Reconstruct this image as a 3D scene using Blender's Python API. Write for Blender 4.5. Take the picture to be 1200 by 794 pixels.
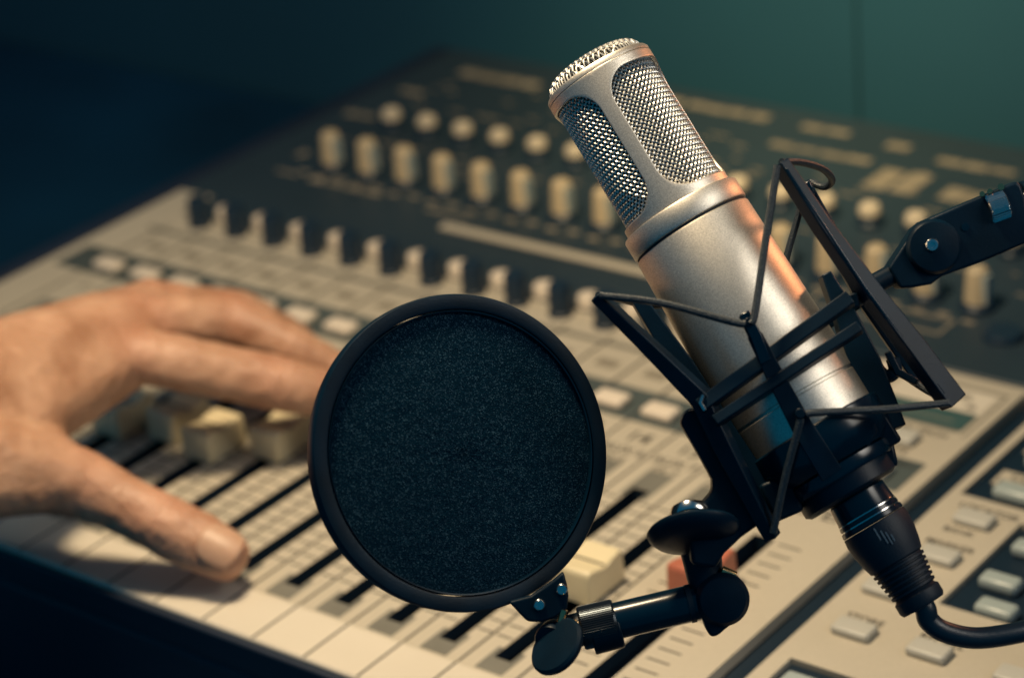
import bpy, bmesh, math, random
from mathutils import Vector, Matrix
random.seed(7)
R = math.radians
for o in list(bpy.data.objects):
    bpy.data.objects.remove(o)
scene = bpy.context.scene
COL = scene.collection

# ---------------------------------------------------------------- camera
K = 0.96e-3                       # one panel unit (25 units = one channel strip of 24 mm)
FPX = 2915.956                    # focal length in photo pixels (photo 1200 x 794)
CX = Vector((0.790861, 0.605463, -0.089182))        # camera right, in world
CD = Vector((0.203631, -0.397756, -0.894609))       # camera down
CF = Vector((-0.577126, 0.689351, -0.437860))       # camera forward
CX.normalize(); CF.normalize(); CD = CF.cross(CX).normalized()
CU = -CD
CAM = Vector((883.865, -520.311, 482.636)) * K
cam_data = bpy.data.cameras.new('camera')
cam = bpy.data.objects.new('camera', cam_data); COL.objects.link(cam)
m = Matrix((CX, CU, -CF)).transposed().to_4x4(); m.translation = CAM
cam.matrix_world = m
cam_data.sensor_width = 36; cam_data.lens = FPX / 1200 * 36
cam_data.clip_start = 0.02; cam_data.clip_end = 30
cam_data.dof.use_dof = True; cam_data.dof.focus_distance = 0.706
cam_data.dof.aperture_fstop = cam_data.lens / 10.0
scene.camera = cam
scene.render.resolution_x = 1024; scene.render.resolution_y = 677

D0 = 0.700                        # distance of the microphone's axis
U = D0 / FPX                      # metres per photo pixel at that distance
def W(px, py, d):                 # photo pixel and distance -> world
    return CAM + (CX * ((px - 600) / FPX) + CD * ((py - 397) / FPX) + CF) * d
def N(px, py, n=0):               # n = pixels in front of the microphone plane
    return W(px, py, D0 - n * U)
def H(px, py, h):                 # photo pixel -> point h metres above the console top
    d = (CX * ((px - 600) / FPX) + CD * ((py - 397) / FPX) + CF)
    return CAM + d * ((h - CAM.z) / d.z)
def Q(x, y, z=0.0):
    return Vector((x * K, y * K, z * K))

# ---------------------------------------------------------------- world and lamps
world = bpy.data.worlds.new('World'); scene.world = world; world.use_nodes = True
bg = world.node_tree.nodes['Background']
bg.inputs[0].default_value = (0.02, 0.52, 1.0, 1); bg.inputs[1].default_value = 0.14

def area(name, loc, target, size, power, color, size_y=None, spread=None):
    l = bpy.data.lights.new(name, 'AREA'); l.energy = power; l.color = color; l.size = size
    if size_y: l.shape = 'RECTANGLE'; l.size_y = size_y
    if spread: l.spread = spread
    o = bpy.data.objects.new(name, l); COL.objects.link(o)
    o.location = loc
    o.rotation_euler = (Vector(target) - Vector(loc)).to_track_quat('-Z', 'Y').to_euler()
    return o
MIC_C = N(880, 380, 0)
AX0 = CX * 0.5 + CD * 0.86
area('key_lamp', Q(335, 22, 570), Q(340, 70), 0.085, 3.8, (1.0, 0.78, 0.50))
area('softbox_lamp', MIC_C + (CX * 0.70 + CU * 0.46 - CF * 0.55) * 0.36, MIC_C + AX0 * 0.01, 0.16, 0.095, (1.0, 0.93, 0.82), 0.34, R(46))
area('rim_lamp', MIC_C + CF * 0.24 + CX * 0.35 + CU * 0.28, MIC_C, 0.05, 0.026, (1.0, 0.38, 0.17), None, R(38))
WALL_Y = 0.56
sp = bpy.data.lights.new('wall_lamp', 'SPOT'); sp.energy = 22; sp.color = (1.0, 0.74, 0.34); sp.spot_size = R(40); sp.spot_blend = 1.0; sp.shadow_soft_size = 0.08
wl = bpy.data.objects.new('wall_lamp', sp); COL.objects.link(wl)

vs = scene.view_settings
vs.view_transform = 'Standard'; vs.look = 'None'; vs.exposure = 0; vs.gamma = 1
vs.use_curve_mapping = False

# ---------------------------------------------------------------- materials
def nodes_of(name):
    mt = bpy.data.materials.new(name); mt.use_nodes = True
    nt = mt.node_tree; b = nt.nodes['Principled BSDF']
    return mt, nt, b
def mat(name, col, rough=0.5, metal=0.0, grain=0.0, grain_scale=400, bump=0.0, bump_scale=900, var=0.0, var_scale=25, spec=0.5, coat=0.0, sss=0.0):
    mt, nt, b = nodes_of(name)
    b.inputs['Roughness'].default_value = rough; b.inputs['Metallic'].default_value = metal
    b.inputs['Base Color'].default_value = (*col, 1)
    b.inputs['Specular IOR Level'].default_value = spec
    b.inputs['Coat Weight'].default_value = coat
    if sss:
        b.inputs['Subsurface Weight'].default_value = sss
        b.inputs['Subsurface Radius'].default_value = (0.006, 0.0025, 0.0012)
        b.inputs['Subsurface Scale'].default_value = 1.0
    tc = nt.nodes.new('ShaderNodeTexCoord')
    src = None
    def mixmul(prev, scale, amt, detail=4):
        nz = nt.nodes.new('ShaderNodeTexNoise'); nz.inputs['Scale'].default_value = scale; nz.inputs['Detail'].default_value = detail
        nt.links.new(tc.outputs['Object'], nz.inputs['Vector'])
        mr = nt.nodes.new('ShaderNodeMapRange'); mr.inputs[1].default_value = 0.3; mr.inputs[2].default_value = 0.7
        mr.inputs[3].default_value = 1 - amt; mr.inputs[4].default_value = 1 + amt
        nt.links.new(nz.outputs['Fac'], mr.inputs[0])
        mx = nt.nodes.new('ShaderNodeVectorMath'); mx.operation = 'SCALE'
        if prev is None: mx.inputs[0].default_value = col
        else: nt.links.new(prev, mx.inputs[0])
        nt.links.new(mr.outputs[0], mx.inputs['Scale'])
        return mx.outputs[0]
    if var: src = mixmul(src, var_scale, var)
    if grain: src = mixmul(src, grain_scale, grain, 2)
    if src is not None: nt.links.new(src, b.inputs['Base Color'])
    if bump:
        nz = nt.nodes.new('ShaderNodeTexNoise'); nz.inputs['Scale'].default_value = bump_scale; nz.inputs['Detail'].default_value = 3
        nt.links.new(tc.outputs['Object'], nz.inputs['Vector'])
        bp = nt.nodes.new('ShaderNodeBump'); bp.inputs['Strength'].default_value = bump; bp.inputs['Distance'].default_value = 0.0004
        nt.links.new(nz.outputs['Fac'], bp.inputs['Height']); nt.links.new(bp.outputs[0], b.inputs['Normal'])
    return mt
M = {}
M['champagne'] = mat('champagne_metal', (0.66, 0.61, 0.53), 0.47, 1.0, grain=0.30, grain_scale=3800, bump=0.10, bump_scale=4200, var=0.06, var_scale=60)
M['champagne_edge'] = mat('turned_metal', (0.62, 0.52, 0.40), 0.22, 1.0)
M['wire'] = mat('grille_wire', (0.66, 0.65, 0.61), 0.40, 1.0)
M['steel'] = mat('bright_steel', (0.70, 0.69, 0.66), 0.18, 1.0)
M['brass'] = mat('brass', (0.72, 0.46, 0.22), 0.25, 1.0)
M['black'] = mat('black_plastic', (0.001, 0.010, 0.022), 0.40, 0, bump=0.10, bump_scale=1400, var=0.25, var_scale=90, spec=0.16)
M['black_soft'] = mat('black_rubber', (0.001, 0.010, 0.022), 0.55, 0, bump=0.2, bump_scale=2000, spec=0.35)
M['black_gloss'] = mat('black_gloss_paint', (0.001, 0.010, 0.022), 0.20, 0, spec=0.5, var=0.2, var_scale=80)
M['dark_metal'] = mat('dark_metal', (0.05, 0.06, 0.07), 0.3, 0.9)
M['inner_dark'] = mat('inner_dark', (0.006, 0.012, 0.020), 0.7, 0)
M['cable'] = mat('cable_jacket', (0.003, 0.014, 0.028), 0.38, 0, bump=0.15, bump_scale=1200)
M['panel'] = mat('console_cream_panel', (0.50, 0.45, 0.36), 0.52, 0, grain=0.03, grain_scale=900, var=0.07, var_scale=9, bump=0.10, bump_scale=1500)
M['panel_white'] = mat('console_white_lip', (0.66, 0.60, 0.50), 0.48, 0, var=0.05, var_scale=14, bump=0.08, bump_scale=1500)
M['panel_dark'] = mat('console_slate_panel', (0.022, 0.040, 0.056), 0.50, 0, grain=0.06, grain_scale=800, var=0.15, var_scale=9, bump=0.10, bump_scale=1500)
M['band'] = mat('console_band', (0.075, 0.095, 0.095), 0.5, 0, var=0.12, var_scale=14)
M['body_dark'] = mat('console_body', (0.010, 0.019, 0.040), 0.55, 0, var=0.25, var_scale=8, bump=0.3, bump_scale=900)
M['slot'] = mat('slot_dark', (0.004, 0.016, 0.032), 0.45, 0)
M['grey_print'] = mat('grey_print', (0.17, 0.165, 0.14), 0.6, 0, var=0.12, var_scale=60)
M['ink'] = mat('ink', (0.045, 0.045, 0.042), 0.6, 0)
M['ink_pale'] = mat('pale_ink', (0.25, 0.22, 0.17), 0.6, 0, var=0.2, var_scale=40)
M['button'] = mat('grey_button', (0.50, 0.49, 0.44), 0.42, 0, var=0.06, var_scale=40)
M['button_white'] = mat('cream_button', (0.78, 0.68, 0.56), 0.40, 0, var=0.05, var_scale=40)
M['button_glass'] = mat('smoke_button', (0.36, 0.42, 0.41), 0.30, 0, var=0.06, var_scale=40)
M['knob_black'] = mat('black_knob', (0.010, 0.026, 0.048), 0.42, 0, bump=0.1)
M['knob_tan'] = mat('tan_knob', (0.56, 0.45, 0.29), 0.42, 0, var=0.06, var_scale=60)
M['knob_tan_top'] = mat('tan_knob_cap', (0.60, 0.52, 0.40), 0.42, 0, var=0.06, var_scale=60)
M['cap'] = mat('cream_fader_cap', (0.74, 0.64, 0.42), 0.40, 0, var=0.05, var_scale=60)
M['cap_red'] = mat('red_fader_cap', (0.48, 0.15, 0.09), 0.40, 0, var=0.08, var_scale=60)
M['screen'] = mat('display_glass', (0.05, 0.10, 0.10), 0.15, 0)
M['desk'] = mat('desk_top', (0.004, 0.040, 0.085), 0.5, 0, var=0.3, var_scale=6, bump=0.2, bump_scale=500)
M['wall_navy'] = mat('navy_wall_paint', (0.016, 0.055, 0.095), 0.8, 0, var=0.15, var_scale=3, bump=0.3, bump_scale=200)
M['wall_teal'] = mat('teal_wall_board', (0.0055, 0.062, 0.105), 0.8, 0, var=0.12, var_scale=3, bump=0.3, bump_scale=200)
M['print_grey'] = mat('plug_print', (0.10, 0.14, 0.17), 0.5, 0)
M['nail'] = mat('nail', (0.52, 0.31, 0.21), 0.42, 0, var=0.06, var_scale=200, sss=0.15)

def foam_material():
    mt, nt, b = nodes_of('pop_filter_foam')
    b.inputs['Roughness'].default_value = 0.75; b.inputs['Specular IOR Level'].default_value = 0.0
    tc = nt.nodes.new('ShaderNodeTexCoord')
    vo = nt.nodes.new('ShaderNodeTexVoronoi'); vo.inputs['Scale'].default_value = 3000
    nt.links.new(tc.outputs['Object'], vo.inputs['Vector'])
    nz = nt.nodes.new('ShaderNodeTexNoise'); nz.inputs['Scale'].default_value = 1100; nz.inputs['Detail'].default_value = 3
    nt.links.new(tc.outputs['Object'], nz.inputs['Vector'])
    # sparkle of the foam painted into its colour: a few random cells paler
    rp = nt.nodes.new('ShaderNodeValToRGB')
    rp.color_ramp.elements[0].position = 0.72; rp.color_ramp.elements[0].color = (0.003, 0.017, 0.033, 1)
    rp.color_ramp.elements[1].position = 0.99; rp.color_ramp.elements[1].color = (0.030, 0.070, 0.105, 1)
    sep = nt.nodes.new('ShaderNodeSeparateColor')
    nt.links.new(vo.outputs['Color'], sep.inputs[0]); nt.links.new(sep.outputs[0], rp.inputs[0])
    nt.links.new(rp.outputs[0], b.inputs['Base Color'])
    ad = nt.nodes.new('ShaderNodeMath'); ad.operation = 'ADD'
    nt.links.new(vo.outputs['Distance'], ad.inputs[0]); nt.links.new(nz.outputs['Fac'], ad.inputs[1])
    bp = nt.nodes.new('ShaderNodeBump'); bp.inputs['Strength'].default_value = 0.9; bp.inputs['Distance'].default_value = 0.0005
    nt.links.new(ad.outputs[0], bp.inputs['Height']); nt.links.new(bp.outputs[0], b.inputs['Normal'])
    return mt
M['foam'] = foam_material()

def cord_material():
    mt, nt, b = nodes_of('elastic_cord')
    b.inputs['Base Color'].default_value = (0.013, 0.028, 0.042, 1); b.inputs['Roughness'].default_value = 0.5
    tc = nt.nodes.new('ShaderNodeTexCoord')
    vo = nt.nodes.new('ShaderNodeTexVoronoi'); vo.inputs['Scale'].default_value = 2200
    nt.links.new(tc.outputs['Object'], vo.inputs['Vector'])
    rp = nt.nodes.new('ShaderNodeValToRGB')
    rp.color_ramp.elements[0].color = (0.003, 0.010, 0.018, 1); rp.color_ramp.elements[1].color = (0.032, 0.044, 0.054, 1)
    rp.color_ramp.elements[0].position = 0.3; rp.color_ramp.elements[1].position = 0.95
    nt.links.new(vo.outputs['Distance'], rp.inputs[0]); nt.links.new(rp.outputs[0], b.inputs['Base Color'])
    bp = nt.nodes.new('ShaderNodeBump'); bp.inputs['Strength'].default_value = 0.5; bp.inputs['Distance'].default_value = 0.0002
    nt.links.new(vo.outputs['Distance'], bp.inputs['Height']); nt.links.new(bp.outputs[0], b.inputs['Normal'])
    return mt
M['cord'] = cord_material()

def skin_material():
    mt, nt, b = nodes_of('skin')
    b.inputs['Roughness'].default_value = 0.48
    b.inputs['Subsurface Weight'].default_value = 0.18
    b.inputs['Subsurface Radius'].default_value = (0.006, 0.0022, 0.001)
    b.inputs['Subsurface Scale'].default_value = 1.0
    tc = nt.nodes.new('ShaderNodeTexCoord')
    n1 = nt.nodes.new('ShaderNodeTexNoise'); n1.inputs['Scale'].default_value = 55; n1.inputs['Detail'].default_value = 5
    nt.links.new(tc.outputs['Object'], n1.inputs['Vector'])
    rp = nt.nodes.new('ShaderNodeValToRGB')
    rp.color_ramp.elements[0].position = 0.3; rp.color_ramp.elements[0].color = (0.33, 0.165, 0.095, 1)
    rp.color_ramp.elements[1].position = 0.72; rp.color_ramp.elements[1].color = (0.58, 0.35, 0.235, 1)
    nt.links.new(n1.outputs['Fac'], rp.inputs[0])
    fa = nt.nodes.new('ShaderNodeAttribute'); fa.attribute_name = 'flush'
    mf = nt.nodes.new('ShaderNodeMath'); mf.operation = 'MULTIPLY'; mf.inputs[1].default_value = 0.6
    nt.links.new(fa.outputs['Fac'], mf.inputs[0])
    mx = nt.nodes.new('ShaderNodeMix'); mx.data_type = 'RGBA'
    nt.links.new(mf.outputs[0], mx.inputs['Factor']); nt.links.new(rp.outputs[0], mx.inputs['A']); mx.inputs['B'].default_value = (0.50, 0.215, 0.135, 1)
    nt.links.new(mx.outputs['Result'], b.inputs['Base Color'])
    n2 = nt.nodes.new('ShaderNodeTexNoise'); n2.inputs['Scale'].default_value = 420; n2.inputs['Detail'].default_value = 6
    nt.links.new(tc.outputs['Object'], n2.inputs['Vector'])
    n3 = nt.nodes.new('ShaderNodeTexVoronoi'); n3.inputs['Scale'].default_value = 700
    nt.links.new(tc.outputs['Object'], n3.inputs['Vector'])
    ad = nt.nodes.new('ShaderNodeMath'); ad.operation = 'ADD'
    nt.links.new(n2.outputs['Fac'], ad.inputs[0]); nt.links.new(n3.outputs['Distance'], ad.inputs[1])
    bp = nt.nodes.new('ShaderNodeBump'); bp.inputs['Strength'].default_value = 0.35; bp.inputs['Distance'].default_value = 0.0006
    nt.links.new(ad.outputs[0], bp.inputs['Height']); nt.links.new(bp.outputs[0], b.inputs['Normal'])
    return mt
M['skin'] = skin_material()

# ---------------------------------------------------------------- mesh helpers
ROOT = {}                                            # object -> world position of its thing's base
def thing(name, label, cat, loc, group=None):
    o = bpy.data.objects.new(name, None); COL.objects.link(o)
    o.location = loc; o.empty_display_size = 0.02
    o['label'] = label; o['category'] = cat
    if group: o['group'] = group
    ROOT[o.name] = Vector(loc)
    return o
def frame_of(axis, hint=None):
    a = Vector(axis).normalized()
    h = Vector(hint) if hint is not None else (Vector((0, 0, 1)) if abs(a.z) < 0.9 else Vector((1, 0, 0)))
    u = (h - a * h.dot(a)).normalized()
    return a, u, a.cross(u)
class MB:
    def __init__(s): s.v = []; s.f = []
    def add(s, vs_, fs):
        b = len(s.v); s.v += [Vector(p) for p in vs_]; s.f += [tuple(b + i for i in q) for q in fs]; return s
    def box(s, c, ax, ay, az):                       # half-axis vectors
        c = Vector(c); P = []
        for k in (-1, 1):
            for j in (-1, 1):
                for i in (-1, 1): P.append(c + ax * i + ay * j + az * k)
        fs = [(0, 2, 3, 1), (4, 5, 7, 6), (0, 1, 5, 4), (2, 6, 7, 3), (0, 4, 6, 2), (1, 3, 7, 5)]
        if ax.cross(ay).dot(az) < 0: fs = [q[::-1] for q in fs]
        return s.add(P, fs)
    def bar(s, p0, p1, w, d, hint, w1=None, d1=None):
        p0 = Vector(p0); p1 = Vector(p1); a, u, v = frame_of(p1 - p0, hint)
        w1 = w if w1 is None else w1; d1 = d if d1 is None else d1; P = []
        for p, ww, dd in ((p0, w, d), (p1, w1, d1)):
            for (i, j) in ((-1, -1), (1, -1), (1, 1), (-1, 1)): P.append(p + u * (dd / 2 * i) + v * (ww / 2 * j))
        return s.add(P, [(3, 2, 1, 0), (4, 5, 6, 7), (0, 1, 5, 4), (1, 2, 6, 5), (2, 3, 7, 6), (3, 0, 4, 7)])
    def polybar(s, pts, ws, d, hint):                # bent bar with mitred joints; ws widths per point
        n = len(pts); P = []; h = Vector(hint)
        for i in range(n):
            a = (Vector(pts[min(i + 1, n - 1)]) - Vector(pts[max(i - 1, 0)])).normalized()
            u = (h - a * h.dot(a)).normalized(); v = a.cross(u)
            for (x, y) in ((-1, -1), (1, -1), (1, 1), (-1, 1)): P.append(Vector(pts[i]) + u * (d / 2 * x) + v * (ws[i] / 2 * y))
        F = [(3, 2, 1, 0), tuple(4 * (n - 1) + k for k in range(4))]
        for i in range(n - 1):
            for k in range(4): F.append((4 * i + k, 4 * i + (k + 1) % 4, 4 * i + 4 + (k + 1) % 4, 4 * i + 4 + k))
        return s.add(P, F)
    def lathe(s, o, axis, prof, seg=48, hint=None, closed=False):
        o = Vector(o); a, u, v = frame_of(axis, hint); P = []; F = []
        for r, h in prof:
            for k in range(seg):
                t = 2 * math.pi * k / seg
                P.append(o + a * h + (u * math.cos(t) + v * math.sin(t)) * r)
        n = len(prof)
        rng = range(n if closed else n - 1)
        for i in rng:
            j = (i + 1) % n
            for k in range(seg):
                F.append((i * seg + k, i * seg + (k + 1) % seg, j * seg + (k + 1) % seg, j * seg + k))
        if not closed:
            if prof[0][0] > 1e-7: F.append(tuple(range(seg))[::-1])
            if prof[-1][0] > 1e-7: F.append(tuple((n - 1) * seg + k for k in range(seg)))
        return s.add(P, F)
    def cyl(s, p0, p1, r0, r1=None, seg=24):
        p0 = Vector(p0); p1 = Vector(p1)
        return s.lathe(p0, p1 - p0, [(r0, 0), (r0 if r1 is None else r1, (p1 - p0).length)], seg)
    def tube(s, pts, r, seg=8, cap=True):
        pts = [Vector(p) for p in pts]; n = len(pts); P = []; F = []
        a = (pts[1] - pts[0]).normalized(); _, u, _ = frame_of(a)
        for i in range(n):
            a = (pts[min(i + 1, n - 1)] - pts[max(i - 1, 0)]).normalized()
            u = (u - a * u.dot(a)).normalized(); v = a.cross(u)
            rr = r[i] if isinstance(r, (list, tuple)) else r
            for k in range(seg):
                t = 2 * math.pi * k / seg; P.append(pts[i] + (u * math.cos(t) + v * math.sin(t)) * rr)
        for i in range(n - 1):
            for k in range(seg): F.append((i * seg + k, i * seg + (k + 1) % seg, (i + 1) * seg + (k + 1) % seg, (i + 1) * seg + k))
        if cap: F += [tuple(range(seg))[::-1], tuple((n - 1) * seg + k for k in range(seg))]
        return s.add(P, F)
    def prism(s, poly, vec):                         # extruded outline, world points
        poly = [Vector(p) for p in poly]; n = len(poly); vec = Vector(vec)
        nrm = Vector((0, 0, 0))
        for i in range(n): nrm += poly[i].cross(poly[(i + 1) % n])
        if nrm.dot(vec) < 0: poly = poly[::-1]
        P = poly + [p + vec for p in poly]
        F = [tuple(range(n))[::-1], tuple(range(n, 2 * n))]
        for i in range(n): F.append((i, (i + 1) % n, n + (i + 1) % n, n + i))
        return s.add(P, F)
    def mesh(s, name, base):
        me = bpy.data.meshes.new(name); base = Vector(base)
        me.from_pydata([tuple(p - base) for p in s.v], [], s.f); me.update()
        return me
    def build(s, name, mt, parent=None, bevel=0.0, smooth=35, seg=2, base=None, kind=None, label=None):
        root = parent
        while root is not None and root.parent is not None: root = root.parent
        b = Vector(base) if base is not None else (ROOT[root.name] if root is not None else Vector((0, 0, 0)))
        me = s.mesh(name, b); me.materials.append(M[mt] if isinstance(mt, str) else mt)
        if smooth:
            for p in me.polygons: p.use_smooth = True
            me.set_sharp_from_angle(angle=R(smooth))
        o = bpy.data.objects.new(name, me); COL.objects.link(o)
        if parent is not None: o.parent = parent
        elif base is not None: o.location = b
        if bevel:
            bv = o.modifiers.new('bevel', 'BEVEL'); bv.width = bevel; bv.segments = seg; bv.limit_method = 'ANGLE'; bv.angle_limit = R(30); bv.harden_normals = False
        if kind: o['kind'] = kind
        if label: o['label'] = label
        return o
def inst(src, name, loc, parent):                    # a copy sharing mesh data
    o = src.copy(); o.name = name; COL.objects.link(o); o.parent = parent; o.location = loc; return o
def spline(pts, n=12):                               # Catmull-Rom through the points
    pts = [Vector(p) for p in pts]; out = []
    for i in range(len(pts) - 1):
        p0 = pts[max(i - 1, 0)]; p1 = pts[i]; p2 = pts[i + 1]; p3 = pts[min(i + 2, len(pts) - 1)]
        for k in range(n):
            t = k / n
            out.append(0.5 * ((2 * p1) + (p2 - p0) * t + (2 * p0 - 5 * p1 + 4 * p2 - p3) * t * t + (3 * p1 - p0 - 3 * p2 + p3) * t ** 3))
    out.append(pts[-1]); return out

# ---------------------------------------------------------------- the setting: desk and wall
DESK_Z = -0.075
b = MB(); b.box((0.4, 0.15, DESK_Z - 0.02), Vector((2.2, 0, 0)), Vector((0, 0.405, 0)), Vector((0, 0, 0.02)))
o = b.build('desk', 'desk'); o['kind'] = 'structure'
# two wall boards with a narrow joint, close behind the desk, the joint seen right of the microphone
d = (CX * ((1004 - 600) / FPX) + CD * ((60 - 397) / FPX) + CF)
SEAM = CAM + d * ((WALL_Y - CAM.y) / d.y)
for (x0, x1, mt_) in ((SEAM.x - 3.0, SEAM.x - 0.0005, 'wall_teal'), (SEAM.x + 0.0005, SEAM.x + 2.4, 'wall_teal')):
    b = MB(); b.box(((x0 + x1) / 2, WALL_Y + 0.02, 0.5), Vector(((x1 - x0) / 2, 0, 0)), Vector((0, 0.02, 0)), Vector((0, 0, 0.72)))
    o = b.build('wall', mt_, bevel=0.0012); o['kind'] = 'structure'
b = MB(); b.box((SEAM.x - 0.3, WALL_Y + 0.07, 0.5), Vector((2.7, 0, 0)), Vector((0, 0.02, 0)), Vector((0, 0, 0.74)))
o = b.build('wall', 'wall_navy'); o['kind'] = 'structure'
tgt = SEAM + Vector((-0.01, 0, 0.0))
wl.location = tgt + Vector((0.22, -0.42, 0.46))
wl.rotation_euler = (tgt - wl.location).to_track_quat('-Z', 'Y').to_euler()

# ---------------------------------------------------------------- mixing console
con = thing('mixing_console', 'long mixing console with cream lower panel, slate upper panel, faders and knobs', 'mixing console', Q(300, 250, 0) + Vector((0, 0, DESK_Z)))
CB = ROOT[con.name]
X0, X1 = -16, 640
ZC = -0.7
def pbox(b, x0, x1, y0, y1, z0, z1):
    return b.box(Q((x0 + x1) / 2, (y0 + y1) / 2, (z0 + z1) / 2), Q((x1 - x0) / 2, 0), Q(0, (y1 - y0) / 2), Q(0, 0, (z1 - z0) / 2))
zb = DESK_Z / K
b = MB(); pbox(b, X0 - 14, X1 + 14, -3, 530, zb, -14); b.build('base', 'body_dark', con, bevel=0.003)
b = MB(); pbox(b, X0 - 14, X0 - 0.4, -3, 530, -13.9, 0.8); b.build('side_cheek', 'body_dark', con, bevel=0.0025)
b = MB(); pbox(b, X1 + 0.4, X1 + 14, -3, 530, -13.9, 0.8); b.build('side_cheek', 'body_dark', con, bevel=0.0025)
b = MB(); pbox(b, X0 - 0.2, X1 + 0.2, -3.0, -0.4, -13.9, -1.2); b.build('front_rail', 'body_dark', con, bevel=0.001)

CH = [25 * i for i in range(1, 17)]
MASTER_X = 436
SW = 3.8                                             # half width of a fader slot
SLOT = (35, 157)
holes = [(x - SW, x + SW, SLOT[0], SLOT[1]) for x in CH] + [(MASTER_X - 4.5, MASTER_X + 4.5, 30, 150)]
GRV = (468.5, 480.0, 12, 297)                        # deep groove beside the master section
def sheet(x0, x1, y0, y1, hs, z=0.0, depth=9.0):     # top skin with openings, their walls going down
    xs = sorted({x0, x1, *[h[0] for h in hs], *[h[1] for h in hs]})
    ys = sorted({y0, y1, *[h[2] for h in hs], *[h[3] for h in hs]})
    bb = MB()
    def inside(cx, cy): return any(h[0] < cx < h[1] and h[2] < cy < h[3] for h in hs)
    for i in range(len(xs) - 1):
        for j in range(len(ys) - 1):
            if not inside((xs[i] + xs[i + 1]) / 2, (ys[j] + ys[j + 1]) / 2):
                bb.add([Q(xs[i], ys[j], z), Q(xs[i + 1], ys[j], z), Q(xs[i + 1], ys[j + 1], z), Q(xs[i], ys[j + 1], z)], [(0, 1, 2, 3)])
    for (a, c, e, f) in hs:
        if c - a < 9.5: continue                     # fader slots bring their own dark walls
        t, u = z, z - depth
        bb.add([Q(a, e, t), Q(c, e, t), Q(c, f, t), Q(a, f, t), Q(a, e, u), Q(c, e, u), Q(c, f, u), Q(a, f, u)],
               [(0, 1, 5, 4), (1, 2, 6, 5), (2, 3, 7, 6), (3, 0, 4, 7)])
    # outer skirt
    t, u = z, z - 13.5
    bb.add([Q(x0, y0, t), Q(x1, y0, t), Q(x1, y1, t), Q(x0, y1, t), Q(x0, y0, u), Q(x1, y0, u), Q(x1, y1, u), Q(x0, y1, u)],
           [(1, 0, 4, 5), (2, 1, 5, 6), (3, 2, 6, 7), (0, 3, 7, 4)])
    return bb
BX = (484, 548, 213, 282)                            # recess round the mastering buttons
BX2 = (487, 560, 30, 86)
P2 = (514, 630, 141, 204)
lower = sheet(X0, X1, 26.2, 300, [*holes, GRV, BX, BX2, P2], 0.0, 9)
lower.build('cream_panel', 'panel', con, smooth=0)
b = MB(); pbox(b, X0, X1, 0, 25.8, -13.4, 0.25); b.build('front_lip', 'panel_white', con, bevel=0.0012)
for h in holes:
    b = MB(); a, c, e, f = h
    b.add([Q(a, e, -0.15), Q(c, e, -0.15), Q(c, f, -0.15), Q(a, f, -0.15), Q(a, e, -8), Q(c, e, -8), Q(c, f, -8), Q(a, f, -8)], [(0, 1, 5, 4), (1, 2, 6, 5), (2, 3, 7, 6), (3, 0, 4, 7), (4, 5, 6, 7)])
    b.build('fader_slot', 'slot', con, smooth=0)
for h, nm in ((GRV, 'groove'), (BX, 'button_recess'), (BX2, 'button_recess'), (P2, 'button_recess')):
    b = MB(); dz = 5.0 if nm == 'groove' else 2.2
    pbox(b, h[0] + 0.15, h[1] - 0.15, h[2] + 0.15, h[3] - 0.15, -9.6, -dz); b.build(nm, 'slot', con, smooth=0)
b = MB(); pbox(b, X0, X1, 300.4, 528, -13.4, 1.0); b.build('slate_panel', 'panel_dark', con, bevel=0.001)
b = MB(); pbox(b, X0 + 8, 462, 202, 226, 0.02, 0.35); b.build('button_band', 'band', con, smooth=0)
# channel dividers: thin raised lines
for i in range(17):
    x = 25 * i + 12.0
    b = MB(); pbox(b, x - 0.45, x + 0.45, 0.5, 25.5, 0.26, 0.42); pbox(b, x - 0.45, x + 0.45, 26.4, 201.6, 0.02, 0.22); pbox(b, x - 0.45, x + 0.45, 202.4, 262, 0.36, 0.5)
    b.build('channel_divider', 'ink', con, smooth=0)
b = MB(); pbox(b, X0 + 20, 460, 254.5, 257.5, 0.02, 0.3); b.build('divider_line', 'grey_print', con, smooth=0)
# printed end blocks and scale marks, per channel
for k, x in enumerate(CH + [MASTER_X]):
    w = 6.0 if k < 16 else 0
    if w:
        for (y0, y1) in ((SLOT[1] - 7, 171), (26.6, SLOT[0] + 6)):
            b = MB()
            for (a, c, e, f) in ((-w, -SW - 0.05, y0, y1), (SW + 0.05, w, y0, y1), (-SW - 0.05, SW + 0.05, SLOT[1] + 0.1 if y0 > 90 else y0, y1 if y0 > 90 else SLOT[0] - 0.1)):
                pbox(b, x + a, x + c, e, f, 0.02, 0.16)
            b.build('slot_end_print', 'grey_print', con, smooth=0)
    b = MB()
    for q in range(15):
        y = 47 + q * 7.2
        for s_ in (-1, 1):
            a0, a1 = (4.6, 11.4) if k < 16 else (7.5, 17)
            if q % 2: a1 -= 0.0
            pbox(b, x + s_ * (a0 + a1) / 2 - (a1 - a0) / 2, x + s_ * (a0 + a1) / 2 + (a1 - a0) / 2, y - 0.36, y + 0.36, 0.02, 0.14)
    b.build('scale_marks', 'ink', con, smooth=0, kind='stuff')

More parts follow.
